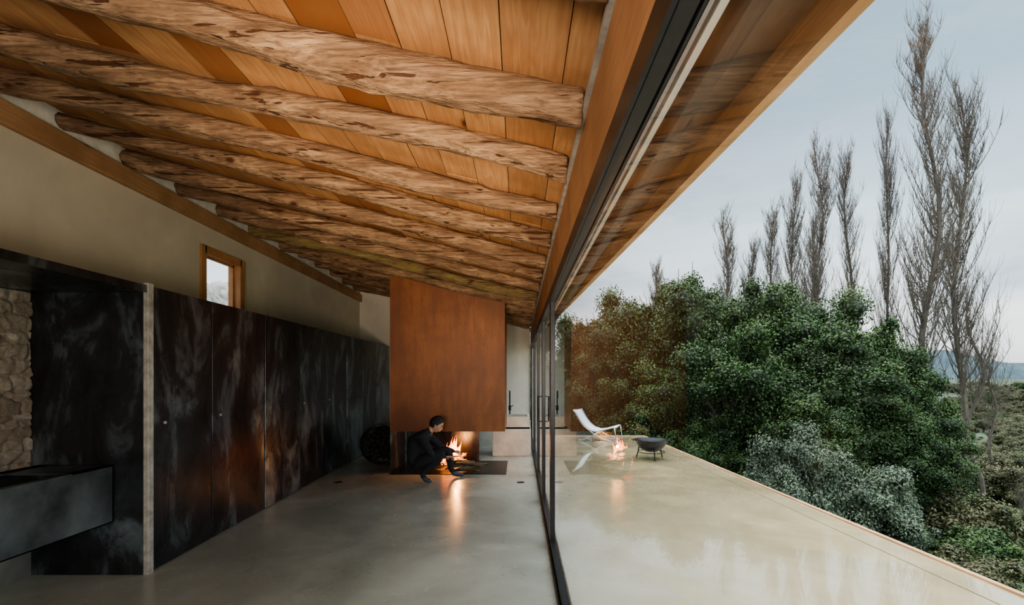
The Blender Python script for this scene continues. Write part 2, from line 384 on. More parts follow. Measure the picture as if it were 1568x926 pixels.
# terrace
m=MB(); m.prism([(.342,YN-1),(te(YN-1)-.27,YN-1),(te(12)-.27,12),(.342,12)],-.25,0)
m.obj('terrace_slab',M_terr)
m=MB(); m.prism([(te(YN-1)-.258,YN-1),(te(YN-1)-.002,YN-1),(te(12)-.002,12),(te(12)-.258,12)],-.25,0)
m.obj('terrace_border',M_terr)
m=MB(); m.prism([(te(YN-1),YN-1),(te(YN-1)+.045,YN-1),(te(12)+.045,12.045),(te(12),12.045)],-.28,.015); m.prism([(.34,12.002),(te(12)-.001,12.002),(te(12)-.001,12.045),(.34,12.045)],-.28,.015)
m.obj('terrace_edge_board',M_edge)
m=MB(); m.prism([(.34,YN-1),(te(YN-1)-.1,YN-1),(te(12)-.1,11.9),(.34,11.9)],-3.5,-.29); m.obj('terrace_retaining_wall',M_stone)

# ------------------------------------------------------------------ cabinets
cab=empty('steel_cabinet_wall')
HT=2.18
seams=[3.70,4.45,5.42,6.36,7.30,8.24,9.18,10.1,YF]
rs=random.Random(4)
for i in range(len(seams)-1):
    y0,y1=seams[i]+.006,seams[i+1]-.006; d0,d1=rs.uniform(-.004,.006),rs.uniform(-.004,.006)
    m=MB(); m.prism([(cb(y0)-.03,y0),(cb(y0)+d0,y0),(cb(y1)+d1,y1),(cb(y1)-.03,y1)],.012,HT,0,rs.random())
    m.obj('door_panel_%d'%(i+1),M_steel,cab,bevel=.002)
    yk=y0+.12 ; m=MB(); m.tube([(cb(yk)-.005,yk,1.13),(cb(yk)+.009,yk,1.13)],.012,14); m.obj('finger_pull_%d'%(i+1),M_galv,cab)
m=MB(); m.prism([(wl(3.7)+.003,3.7),(cb(3.7)-.035,3.7),(cb(YF)-.035,YF-.003),(wl(YF)+.003,YF-.003)],.0,HT-.005); m.obj('carcass',M_black,cab)
m=MB(); m.prism([(XB+.003,3.64),(cb(3.64)-.03,3.64),(cb(3.66)-.03,3.66),(XB+.003,3.66)],0,2.125,0,.0); m.obj('niche_side_panel',M_steel,cab)
m=MB(); m.box(cb(3.67)-.03,cb(3.67)+.008,3.64,3.695,0,HT+.02); m.obj('galvanised_jamb',M_galv,cab,bevel=.002)
m=MB(); m.prism([(XB+.003,.6),(cb(.6),.6),(cb(3.64),3.64),(XB+.003,3.64)],2.125,HT); m.obj('niche_header',M_steel,cab)
m=MB(); m.prism([(XB+.003,.6),(cb(.6),.6),(cb(.63),.63),(XB+.003,.63)],0,2.125); m.obj('niche_near_panel',M_steel,cab)
# irregular field-stone back of the niche
m=MB(); rs=random.Random(9)
xb=XB; ya0,ya1,za0,za1=.66,3.635,.40,2.12; NY,NZ=420,240
seeds=[]
zc=za0
while zc<za1:
    h=rs.uniform(.05,.14); yy=ya0
    while yy<ya1:
        L=rs.uniform(.10,.34); seeds.append((yy+L/2+rs.uniform(-.03,.03),zc+h/2+rs.uniform(-.03,.03),L/h,h,rs.uniform(.008,.022),rs.random())); yy+=L
    zc+=h
S=np.array(seeds); gy,gz=np.meshgrid(np.linspace(ya0,ya1,NY),np.linspace(za0,za1,NZ))
d1=np.full(gy.shape,9.);d2=np.full(gy.shape,9.);bi=np.zeros(gy.shape,int)
wob=np.array([[noise.noise(Vector((a*6,b*6,0))) for a in np.linspace(ya0,ya1,NY)] for b in np.linspace(za0,za1,NZ)])
for si,s_ in enumerate(S):
    d=(np.abs((gy+wob*.035-s_[0])/(s_[2]))**2.6+np.abs(gz+wob*.03-s_[1])**2.6)**(1/2.6)-s_[3]*.5+.1
    c1=d<d1; d2=np.where(c1,d1,np.minimum(d2,d)); bi=np.where(c1,si,bi); d1=np.where(c1,d,d1)
gap=np.clip((d2-d1)/.03,0,1)**.5
fine=np.array([[noise.noise(Vector((a*22,b*22,3))) for a in np.linspace(ya0,ya1,NY)] for b in np.linspace(za0,za1,NZ)])
dep=gap*(S[bi,4]+.012)+fine*.01
for j in range(NZ):
    for i in range(NY): m.v.append((xb+.012+float(dep[j,i]),float(gy[j,i]),float(gz[j,i])))
for j in range(NZ-1):
    for i in range(NY-1): m.f.append((j*NY+i,j*NY+i+1,(j+1)*NY+i+1,(j+1)*NY+i)); m.m.append(0 if gap[j,i]>.45 else 2); m.a.append(float(S[bi[j,i],5]))
m.box(xb+.001,xb+.03,.64,3.637,0.0,.41,1)
m.obj('stone_niche_wall',[M_stone,M_sink,M_mortar],smooth=True)
# steel trough sink
tr=empty('steel_trough_sink'); m=MB()
xf,xr,zt,zb=-3.05,XB+.09,.83,.40; ya,yb=.66,3.635
m.box(xf-.012,xf,ya,yb,zb,zt); m.box(xr,xr+.012,ya,yb,zb,zt); m.box(xr,xf,ya,yb,zb,zb+.012); m.box(xr,xf,yb-.012,yb,zb,zt); m.box(xr,xf,ya,ya+.012,zb,zt)
m.box(xr,xf-.012,ya,2.2,zt-.02,zt); m.box(xf-.05,xf-.012,2.2,yb,zt-.012,zt); m.box(xr,xr+.10,2.2,yb,zt-.012,zt); m.box(xr,xf,3.3,yb,zt-.012,zt)
M_tr=simple('brushed_dark_steel',(.105,.12,.125),.36,.6,3,.6,.02)
m.obj('trough_body',M_tr,tr,bevel=.002)
m=MB(); m.box(xr+.0,xr+.03,ya+.2,ya+.25,0,zb); m.box(xf-.06,xf-.02,ya+.2,ya+.25,0,zb); m.box(xr,xr+.03,1.9,1.95,0,zb); m.obj('trough_legs',M_black,tr)

# ------------------------------------------------------------------ fireplace
fp=empty('corten_fireplace')
hx0,hx1,hy0,hy1=-1.99,-.22,7.45,8.55
m=MB(); t=.008
def slopebox(x0,x1,y0,y1,z0):
    m.quadbox([(x0,y0,z0),(x1,y0,z0),(x1,y1,z0),(x0,y1,z0)],[(x0,y0,ceilz(x0)-.01),(x1,y0,ceilz(x1)-.01),(x1,y1,ceilz(x1)-.01),(x0,y1,ceilz(x0)-.01)])
slopebox(hx0,hx1,hy0,hy0+t,.64); slopebox(hx0,hx1,hy1-t,hy1,.64); slopebox(hx0,hx0+t,hy0+t,hy1-t,.64); slopebox(hx1-t,hx1,hy0+t,hy1-t,.64)
m.obj('hood',M_cort,fp)
m=MB(); m.box(hx0,hx0+.012,hy0+.01,hy1-.15,0.008,.64); m.obj('side_panel',M_steel,fp)
m=MB(); m.box(hx0+.012,-.70,8.50,8.515,0.008,.78); m.obj('back_panel',M_steel,fp)
m=MB(); m.box(hx0+.02,hx1+.02,7.33,8.5,0,.008); m.obj('hearth_plate',M_black,fp)
m=MB(); m.box(hx0+.3,hx1-.3,7.9,8.4,1.1,1.12); m.obj('smoke_baffle',M_black,fp)
fr=empty('log_fire'); rs=random.Random(11)
m=MB()
for k in range(6):
    a=rs.uniform(-.5,.5)+(k%2)*1.4; c=Vector((-1.09+rs.uniform(-.05,.05),7.9+rs.uniform(-.05,.05),.045+.038*k)); d=Vector((math.cos(a),math.sin(a),rs.uniform(-.08,.08)))*.2
    m.tube([c-d,c-d*.3+Vector((0,0,.01)),c+d*.4,c+d],[.03,.034,.03,.026],9)
m.obj('burning_logs',M_ember,fr,smooth=True)
m=MB(); m.lathe((-1.09,7.9,.009),[(.32,0),(.26,.012),(.15,.03),(.001,.04)],20); m.obj('ash_bed',M_ash,fr,smooth=True)
m=MB()
for k in range(11):
    a=rs.uniform(0,6.28); r=rs.uniform(.0,.1); hh=rs.uniform(.16,.34)*(1.2-r*4); c=Vector((-1.08+r*math.cos(a),7.88+r*math.sin(a),.18)); p=[];rd=[]
    ph=rs.uniform(0,6)
    for q in range(9):
        tt=q/8; p.append(c+Vector((.04*math.sin(tt*4+ph)*tt,.03*math.cos(tt*4+ph)*tt,hh*tt))); rd.append(.034*(math.sin(min(1,tt*1.0+.18)*math.pi)**.8)*(1-tt*.5)+.001)
    m.tube(p,rd,8)
m.obj('flames',M_fire,fr,smooth=True)
L=bpy.data.lights.new('fire_light','POINT'); L.energy=16; L.color=(1,.42,.12); L.shadow_soft_size=.02; lo=bpy.data.objects.new('fire_light',L); lo.location=(-1.0,7.78,.36); C.objects.link(lo)
m=MB()
for k in range(8):
    a=rs.uniform(-.5,.6); c=Vector((-.80+rs.uniform(-.1,.1),7.48+rs.uniform(-.07,.07),.035+.018*k)); d=Vector((math.cos(a),math.sin(a),rs.uniform(-.05,.05)))*rs.uniform(.16,.25); r=rs.uniform(.014,.026)
    m.tube([c-d,c-d*.3+Vector((0,.01,.01)),c+d*.4,c+d],[r,r*1.1,r,r*.8],8)
m.obj('firewood_pile',M_bark,smooth=True)

dr=empty('round_log_holder'); m=MB()
cx,cy=-2.35,8.35
N_=40
pts=[(cx+.33*math.cos(2*math.pi*k/N_),.345+.33*math.sin(2*math.pi*k/N_)) for k in range(N_+1)]
for k in range(N_):
    (xa,za),(xb_,zb_)=pts[k],pts[k+1]; 
    b=len(m.v); m.v+=[(xa,cy-.2,za),(xb_,cy-.2,zb_),(xb_,cy+.2,zb_),(xa,cy+.2,za)]; m.f.append((b,b+1,b+2,b+3)); m.m.append(0); m.a.append(.5)
ho=m.obj('hoop',M_black,dr); sm=ho.modifiers.new('s','SOLIDIFY'); sm.thickness=.012
m=MB()
for k in range(34):
    a=k*2.4; r=.285*math.sqrt((k+.5)/34); lx=cx+r*math.cos(a); lz=.345+r*math.sin(a)
    m.tube([(lx,cy-.17,lz),(lx+.01,cy+.17,lz)],rs.uniform(.032,.045),9)
m.obj('stacked_logs',M_char,dr)

sk=empty('concrete_sink'); m=MB()
x0,x1=-.50,.22; m.box(x0,x1,9.02,9.62,0,.50); m.obj('plinth',M_sink,sk,bevel=.008)
m=MB(); a0,a1,b0,b1=-.27,.20,9.10,9.72; z0,z1=.50,.73; t=.045
m.box(a0,a1,b0,b0+t,z0,z1); m.box(a0,a1,b1-t,b1,z0,z1); m.box(a0,a0+t,b0+t,b1-t,z0,z1); m.box(a1-t,a1,b0+t,b1-t,z0,z1); m.box(a0,a1,b0,b1,z0-.02,z0+.03)
m.obj('basin',M_sink,sk)
m=MB(); pts=[(-.19,9.80,.0),(-.19,9.80,1.12)]
for k in range(9):
    a=math.pi*k/8; pts.append((-.19,9.74+.06*math.cos(a),1.12+.07*math.sin(a)))
pts.append((-.19,9.68,1.05)); m.tube(pts,.014,10); m.box(-.215,-.165,9.775,9.825,.80,.9); m.tube([(-.19,9.80,.86),(-.12,9.80,.90)],.008,8)
m.obj('gooseneck_faucet',M_black,smooth=True)

for (x,y) in ((-2.54,6.8),(.02,6.8)):
    m=MB(); m.lathe((x,y,0),[(.055,0),(.055,.004),(.04,.005),(.036,.002),(.001,.002)],28); m.obj('floor_socket',M_black)

# ------------------------------------------------------------------ lounge chair on the terrace
ch=empty('lounge_chair')
ox,oy=1.83,11.25
prof=[(-.50,.70),(-.46,.66),(-.40,.56),(-.33,.45),(-.25,.35),(-.14,.27),(0,.235),(.15,.25),(.3,.30),(.42,.34),(.48,.335)]
m=MB(); hw=.29
for (x,z) in prof:
    m.v+=[(ox+x,oy-hw,z),(ox+x,oy+hw,z)]
for k in range(len(prof)-1): m.f.append((2*k,2*k+1,2*k+3,2*k+2)); m.m.append(0); m.a.append(.5)
s_=m.obj('sling',M_sling,ch,smooth=True); q=s_.modifiers.new('s','SOLIDIFY'); q.thickness=.05; q.offset=0; q=s_.modifiers.new('ss','SUBSURF'); q.levels=q.render_levels=1
m=MB()
for sy in (-hw-.02,hw+.02):
    m.tube([(ox+x,oy+sy,z-.0) for x,z in prof],.013,8)
    m.tube([(ox-.38,oy+sy,.012),(ox-.30,oy+sy,.02),(ox-.1,oy+sy,.10),(ox+.12,oy+sy,.25)],.012,8)
    m.tube([(ox-.22,oy+sy,.33),(ox-.02,oy+sy,.18),(ox+.2,oy+sy,.07),(ox+.48,oy+sy,.012),(ox+.5,oy+sy,.06),(ox+.46,oy+sy,.34)],.012,8)
    m.tube([(ox-.38,oy+sy,.012),(ox+.48,oy+sy,.012)],.01,8)
for x,z in ((-.38,.012),(.48,.012),(.48,.335),(-.50,.70)): m.tube([(ox+x,oy-hw-.02,z),(ox+x,oy+hw+.02,z)],.011,8)
m.obj('tube_frame',M_chrome,ch,smooth=True)
pv=Matrix.Translation((ox,oy,0))@Matrix.Rotation(math.radians(-24),4,'Z')@Matrix.Translation((-ox,-oy,0)); ch.matrix_world=pv
fb=empty('fire_bowl'); cx,cy=2.38,8.72; m=MB()
m.lathe((cx,cy,0),[(.001,.13),(.10,.14),(.19,.19),(.25,.26),(.275,.335),(.295,.345),(.295,.352),(.268,.35),(.24,.27),(.18,.205),(.09,.16),(.001,.15)],40)
m.obj('bowl',M_black,fb,smooth=True)
m=MB()
for k in range(3):
    a=2*math.pi*k/3+.5; u=Vector((math.cos(a),math.sin(a),0)); c=Vector((cx,cy,0)); m.tube([c+u*.22+Vector((0,0,.24)),c+u*.235+Vector((0,0,.14)),c+u*.27+Vector((0,0,.008))],.011,8)
m.tube([(cx+.235*math.cos(a),cy+.235*math.sin(a),.13) for a in [2*math.pi*k/24 for k in range(25)]],.007,6)
for sgn in (-1,1): m.tube([(cx+sgn*.285,cy-.07,.34),(cx+sgn*.335,cy-.06,.35),(cx+sgn*.335,cy+.06,.35),(cx+sgn*.285,cy+.07,.34)],.008,8)
m.obj('tripod_stand',M_black,fb,smooth=True)

# ------------------------------------------------------------------ crouching man
man=empty('crouching_man')
def skinned(name,verts,edges,rad,root,sub=2):
    me=bpy.data.meshes.new(name); me.from_pydata(verts,edges,[]); o=bpy.data.objects.new(name,me); C.objects.link(o)
    s=o.modifiers.new('skin','SKIN')
    for i,r in enumerate(rad):
        d=me.skin_vertices[0].data[i]; d.radius=(r if hasattr(r,'__len__') else (r,r)); d.use_root=(i==root)
    u=o.modifiers.new('sub','SUBSURF'); u.levels=u.render_levels=sub
    dg=bpy.context.evaluated_depsgraph_get(); dg.update()
    nm=bpy.data.meshes.new_from_object(o.evaluated_get(dg)); 
    o.modifiers.clear(); o.data=nm; nm.polygons.foreach_set('use_smooth',[True]*len(nm.polygons)); return o
J={}
J['pel']=(-1.46,6.90,.30,.14); J['sp']=(-1.50,6.90,.43,.14); J['ch']=(-1.45,6.91,.56,.155); J['uc']=(-1.37,6.92,.655,.115)
J['nk']=(-1.29,6.93,.72,.06); J['nt']=(-1.24,6.94,.76,.05)
J['sR']=(-1.36,6.76,.62,.075); J['eR']=(-1.22,6.70,.41,.052); J['wR']=(-1.045,6.90,.34,.032)
J['sL']=(-1.32,7.07,.62,.075); J['eL']=(-1.13,7.12,.43,.052); J['wL']=(-.97,7.27,.36,.032)
J['hR']=(-1.43,6.80,.27,.11); J['tR']=(-1.24,6.77,.35,.098); J['kR']=(-1.05,6.76,.42,.07); J['cR']=(-1.20,6.76,.26,.066); J['aR']=(-1.36,6.75,.13,.045); J['bR']=(-1.30,6.73,.05,.04); J['oR']=(-1.21,6.71,.035,.03)
J['hL']=(-1.43,7.0,.27,.11); J['tL']=(-1.25,7.05,.35,.098); J['kL']=(-1.05,7.10,.42,.07); J['cL']=(-1.02,7.12,.27,.064); J['aL']=(-1.0,7.13,.11,.045); J['bL']=(-.94,7.14,.05,.04); J['oL']=(-.82,7.16,.036,.032)
names=list(J); E=[('pel','sp'),('sp','ch'),('ch','uc'),('uc','nk'),('nk','nt'),('uc','sR'),('sR','eR'),('eR','wR'),('uc','sL'),('sL','eL'),('eL','wL'),
 ('pel','hR'),('hR','tR'),('tR','kR'),('kR','cR'),('cR','aR'),('aR','bR'),('bR','oR'),('pel','hL'),('hL','tL'),('tL','kL'),('kL','cL'),('cL','aL'),('aL','bL'),('bL','oL')]
bo=skinned('body',[J[k][:3] for k in names],[(names.index(a),names.index(b)) for a,b in E],[J[k][3] for k in names],0)
bo.parent=man
for mm in (M_cloth,M_skin,M_shoe): bo.data.materials.append(mm)
nk=Vector(J['nk'][:3]); nt_=Vector(J['nt'][:3])
for p in bo.data.polygons:
    c=p.center
    if (c-nk).dot((nt_-nk).normalized())>.012 and (c-nt_).length<.09: p.material_index=1
    elif c.z<.085: p.material_index=2
bm=bmesh.new(); bmesh.ops.create_uvsphere(bm,u_segments=32,v_segments=24,radius=1)
for v in bm.verts:
    x,y,z=v.co
    fx=max(0,x)
    jaw=1-.32*max(0,-z)*1.0
    X_=x*.095; Y_=y*.074*jaw; Z_=z*.118
    if z<-.1 and x<0: X_*= (1-.35*min(1,-z))
    X_+= .012*max(0,-z)*fx
    if abs(y)<.16 and x>.7: 
        nz=math.exp(-((z+.12)/.13)**2); X_+=.022*nz*(1-abs(y)/.16)
    X_-= .010*math.exp(-((z-.1)/.09)**2)*math.exp(-((abs(y)-.38)/.16)**2)*(x>.5)
    X_+= .006*math.exp(-((z+.5)/.05)**2)*(x>.6)*math.exp(-(y/.25)**2)
    v.co=(X_,Y_,Z_)
for sgn in (-1,1):
    r=bmesh.ops.create_uvsphere(bm,u_segments=12,v_segments=8,radius=1)
    for v in r['verts']: v.co=Vector((v.co.x*.018-.005,v.co.y*.008+sgn*.075,v.co.z*.03-.008))
me=bpy.data.meshes.new('head'); bm.to_mesh(me); bm.free(); hd=bpy.data.objects.new('head',me); C.objects.link(hd); me.materials.append(M_skin)
me.polygons.foreach_set('use_smooth',[True]*len(me.polygons))
bm=bmesh.new(); bmesh.ops.create_icosphere(bm,subdivisions=5,radius=1)
dele=[v for v in bm.verts if (v.co.z < -.55+ (.0 if v.co.x<-.15 else (v.co.x+.15)*1.35))]
bmesh.ops.delete(bm,geom=dele,context='VERTS')
for v in bm.verts:
    n_=noise.noise(Vector(v.co)*9)*.05+noise.noise(Vector(v.co)*3)*.05
    q=1.04+n_; v.co=(v.co.x*.099*q-.003,v.co.y*.080*q,v.co.z*.121*q+.003)
    if v.co.z<0 and v.co.x<0: v.co.x*=1-.25*min(1,-v.co.z/.1)
me2=bpy.data.meshes.new('hair'); bm.to_mesh(me2); bm.free(); hr=bpy.data.objects.new('hair',me2); C.objects.link(hr); me2.materials.append(M_hair); q=hr.modifiers.new('s','SOLIDIFY'); q.thickness=.012
m=MB()
for sgn in (-1,1): m.lathe((.083,sgn*.03,.012),[(.0005,-.007),(.007,-.003),(.008,0),(.007,.003),(.0005,.007)],10)
ey=m.obj('eyes',M_hair)
m=MB()
for sgn in (-1,1): m.box(.082,.094,sgn*.03-.014,sgn*.03+.014,.028,.033)
eb=m.obj('eyebrows',M_hair)
m=MB(); m.box(.083,.0915,-.02,.02,-.062,-.058); mo=m.obj('mouth',simple('lips',(.3,.1,.08),.5))
for o in (hd,hr,ey,eb,mo):
    o.parent=man; o.matrix_local=Matrix.Translation((-1.19,6.95,.80))@Euler((0,math.radians(32),math.radians(8)),'XYZ').to_matrix().to_4x4()
def hand(name,w,d,side,curl=1.0):
    w=Vector(w); d=Vector(d).normalized(); s=Vector(side); s=(s-d*s.dot(d)).normalized(); dn=d.cross(s)
    if dn.z>0: dn=-dn
    V=[w-d*.01,w+d*.035]; R=[(.022,.022),(.024,.024)]; Ed=[(0,1)]
    for k,(o,ln) in enumerate(((-.028,.072),(-.009,.08),(.010,.076),(.028,.06))):
        b=len(V); kn=w+d*.08+s*o; V+= [w+d*.05+s*o*.7,kn]; R+=[(.014,.014),(.0105,.0105)]; Ed+=[(1,b),(b,b+1)]
        p=kn; ang=.35*curl
        for q,f in enumerate((.45,.3,.25)):
            p=p+(d*math.cos(ang)+dn*math.sin(ang))*ln*f; ang+=.6*curl; V.append(p); R.append((.009-.001*q,)*2); Ed.append((len(V)-2,len(V)-1))
    b=len(V); V+=[w+d*.03-s*.03,w+d*.055-s*.05+dn*.012,w+d*.08-s*.055+dn*.022]; R+=[(.013,.013),(.0105,.0105),(.009,.009)]; Ed+=[(1,b),(b,b+1),(b+1,b+2)]
    o=skinned(name,[tuple(v) for v in V],Ed,R,1,1); o.data.materials.append(M_skin); o.parent=man
hand('right_hand',J['wR'][:3],(.75,.65,-.1),(.4,-.5,.2)); hand('left_hand',J['wL'][:3],(.75,.65,-.15),(-.4,.5,.3))
m=MB(); a=Vector(J['wR'][:3])+Vector((.06,.06,-.025)); m.tube([a+Vector((-.06,-.10,.02)),a+Vector((.1,.3,-.02)),Vector((-1.06,7.7,.22))],[.008,.009,.006],7); pk=m.obj('poker_stick',M_bark)
pk.parent=man

# ------------------------------------------------------------------ landscape
def hz(x,y):
    d=max(0,math.hypot(max(0,x-3),max(0,y-6))-2)
    z=-2.3-5.2*(1-math.exp(-d/45))+.5*noise.noise(Vector((x*.07,y*.07,0)))*min(1,d/10)
    if d>120: z+= min(1,(d-120)/150)*(4+5*noise.noise(Vector((x*.012,y*.012,4))))
    if x<-4.2: z=-2.3+min(1,(-4.2-x)/3)*6.0+.7*noise.noise(Vector((x*.9,y*.9,0)))+.3*noise.noise(Vector((x*2.5,y*2.5,0)))
    return z
xs=np.concatenate([np.linspace(-40,-12.5,14),np.linspace(-12,-4.3,34),np.linspace(-3.9,40,50),np.linspace(44,700,70)]); ys=np.concatenate([np.linspace(-30,4,24),np.linspace(4.4,22,52),np.linspace(23,50,22),np.linspace(56,700,70)])
m=MB()
for y in ys:
    for x in xs: m.v.append((float(x),float(y),hz(x,y)))
nx=len(xs)
for j in range(len(ys)-1):
    for i in range(nx-1): m.f.append((j*nx+i,j*nx+i+1,(j+1)*nx+i+1,(j+1)*nx+i)); m.m.append(0); m.a.append(.5)
m.obj('hillside_ground',M_terrain,smooth=True)
m=MB()
for j in range(6):
    for i in range(121):
        x=-200+i*11; t=j/5
        pk_=19*math.exp(-((x-545)/45)**2)+9*math.exp(-((x-470)/35)**2)+8*math.exp(-((x-640)/90)**2)+4*noise.noise(Vector((x*.02,3,1)))+1.2*noise.noise(Vector((x*.08,3,1)))
        m.v.append((x,560+t*60,-12+(22+pk_*1.1)*math.sin(t*math.pi/2)))
for j in range(5):
    for i in range(120): m.f.append((j*121+i,j*121+i+1,(j+1)*121+i+1,(j+1)*121+i)); m.m.append(0); m.a.append(.5)
m.obj('distant_hill',M_hill,smooth=True)

def sphere_np(c,r,nu=10,nv=7):
    V=[];F=[]
    for j in range(nv+1):
        ph=math.pi*j/nv
        for i in range(nu):
            th=2*math.pi*i/nu; V.append((c[0]+r[0]*math.sin(ph)*math.cos(th),c[1]+r[1]*math.sin(ph)*math.sin(th),c[2]+r[2]*math.cos(ph)))
    for j in range(nv):
        for i in range(nu):
            i2=(i+1)%nu; F.append((j*nu+i,j*nu+i2,(j+1)*nu+i2,(j+1)*nu+i))
    return V,F
def tree_mesh(name,seed,leafm,n=34000,leaf=.03,nb=34,zc=1.45,rv=1.15,trunk=True,core=.72,br=(.2,.36)):
    rg=np.random.default_rng(seed); rs=random.Random(seed); mb=MB(); blobs=[]
    for k in range(nb):
        d=rg.normal(size=3); d/=np.linalg.norm(d); 
        if d[2]<-.6: d[2]*=-.5
        r=rg.uniform(*br); rad=rg.uniform(.4,.95); c=np.array([d[0]*rad,d[1]*rad,zc+d[2]*rad*rv]); blobs.append((c,np.array([r,r,r*.85])))
    blobs.append((np.array([0,0,zc]),np.array([.6,.6,.65])))
    if trunk:
        for k in range(5):
            a=rs.uniform(0,6.28); mb.tube([(0.03*math.cos(a),.03*math.sin(a),0),(.1*math.cos(a),.1*math.sin(a),.5),(.4*math.cos(a),.4*math.sin(a),zc)],[.05,.035,.015],6,2)
        for c,r in blobs[:nb]:
            mb.tube([(c[0]*.2,c[1]*.2,zc*.6),tuple(c*np.array([.6,.6,.85])),tuple(c+(c-np.array([0,0,zc]))*.25)],[.014,.009,.003],4,2,cap=False)
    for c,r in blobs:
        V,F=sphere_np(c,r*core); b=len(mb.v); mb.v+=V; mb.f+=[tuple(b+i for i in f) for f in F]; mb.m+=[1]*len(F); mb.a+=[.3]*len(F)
    w=np.array([r[0]**2 for c,r in blobs]); w/=w.sum(); idx=rg.choice(len(blobs),n,p=w)
    cs=np.array([b[0] for b in blobs])[idx]; rr=np.array([b[1] for b in blobs])[idx]
    d=rg.normal(size=(n,3)); d/=np.linalg.norm(d,axis=1)[:,None]; rad=1.32-.75*rg.random(n)**.8
    pos=cs+d*rr*rad[:,None]
    nr=d+rg.normal(size=(n,3))*.6; nr[:,2]+=.3; nr/=np.linalg.norm(nr,axis=1)[:,None]
    t=np.cross(nr,rg.normal(size=(n,3))); t/=np.linalg.norm(t,axis=1)[:,None]; bb=np.cross(nr,t); s=(leaf*rg.uniform(.6,1.3,n))[:,None]
    q=np.stack([pos-t*s,pos+bb*s*.5,pos+t*s,pos-bb*s*.5],1).reshape(-1,3); b=len(mb.v)
    mb.v+=[tuple(x) for x in q.tolist()]; mb.f+=[(b+4*i,b+4*i+1,b+4*i+2,b+4*i+3) for i in range(n)]; mb.m+=[0]*n
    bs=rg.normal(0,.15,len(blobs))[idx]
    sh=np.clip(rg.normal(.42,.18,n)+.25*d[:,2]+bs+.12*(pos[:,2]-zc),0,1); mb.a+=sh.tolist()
    return mb.mesh(name,[leafm,M_core,M_twig])
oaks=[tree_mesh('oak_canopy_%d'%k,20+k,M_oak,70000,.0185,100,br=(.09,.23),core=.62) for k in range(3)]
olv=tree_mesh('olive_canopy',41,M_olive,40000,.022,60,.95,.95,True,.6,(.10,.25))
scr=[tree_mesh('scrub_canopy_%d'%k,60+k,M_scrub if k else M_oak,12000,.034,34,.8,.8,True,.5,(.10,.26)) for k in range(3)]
def place(name,me,x,y,top,r,h0,rot=0,zb=None,parent=None):
    o=bpy.data.objects.new(name,me); C.objects.link(o); g=hz(x,y)-.1 if zb is None else zb
    o.location=(x,y,g); sz=(top-g)/h0; o.scale=(r,r,sz); o.rotation_euler=(0,0,rot)
    if parent: o.parent=parent
    return o
wd=empty('holm_oak_woodland')
T_=[(5.4,16.5,5.3,2.6),(3.6,19.5,4.9,2.4),(8.3,16,5.0,2.6),(5.9,13.6,3.2,2.2),(10.9,16,4.3,2.3),(8.3,13.2,2.9,2.2),(4.4,14.2,2.2,1.7),(12.6,16.5,3.2,1.8),(6.8,19.5,5.8,2.9),(10,20,5.6,2.9),(6.9,11.6,.9,1.5),(4.9,12.6,.6,1.3),(9.8,12.8,1.2,1.6),(1.8,18,3.7,2.1),(2.3,15.5,2.4,1.6),(13.4,18.5,3.0,1.9),(11.6,14.4,.6,1.5),(15.9,21.5,1.6,1.9),(3.1,16.8,4.2,2.0)]
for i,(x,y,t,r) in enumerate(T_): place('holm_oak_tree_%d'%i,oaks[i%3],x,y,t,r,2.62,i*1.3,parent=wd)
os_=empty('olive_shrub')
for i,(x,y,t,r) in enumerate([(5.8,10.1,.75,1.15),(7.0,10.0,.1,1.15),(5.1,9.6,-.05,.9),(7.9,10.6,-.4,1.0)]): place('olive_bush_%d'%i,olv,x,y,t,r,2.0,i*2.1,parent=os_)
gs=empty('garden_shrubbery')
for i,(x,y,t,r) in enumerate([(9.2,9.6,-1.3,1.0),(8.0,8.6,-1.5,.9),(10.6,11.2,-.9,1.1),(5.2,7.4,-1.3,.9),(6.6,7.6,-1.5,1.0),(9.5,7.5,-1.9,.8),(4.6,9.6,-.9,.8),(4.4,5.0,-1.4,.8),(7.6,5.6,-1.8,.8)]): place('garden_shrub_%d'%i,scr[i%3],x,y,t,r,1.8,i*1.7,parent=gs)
sg=empty('valley_scrub'); rs=random.Random(5)
for k in range(560):
    y=13+rs.random()**1.6*170; x=y*rs.uniform(.72,1.5)+rs.uniform(-2,2)
    if 11.5<y<21 and abs(x/y-1.0)<.13: continue
    s=rs.uniform(.5,1.2)*(1+y/60); g=hz(x,y)-.1
    if x/y<.8 and y<20: continue
    place('shrub_%d'%k,scr[rs.choice([0,1,1,2,2])],x,y,g+s*rs.uniform(1.0,1.5),s,1.8,rs.uniform(0,6),parent=sg)

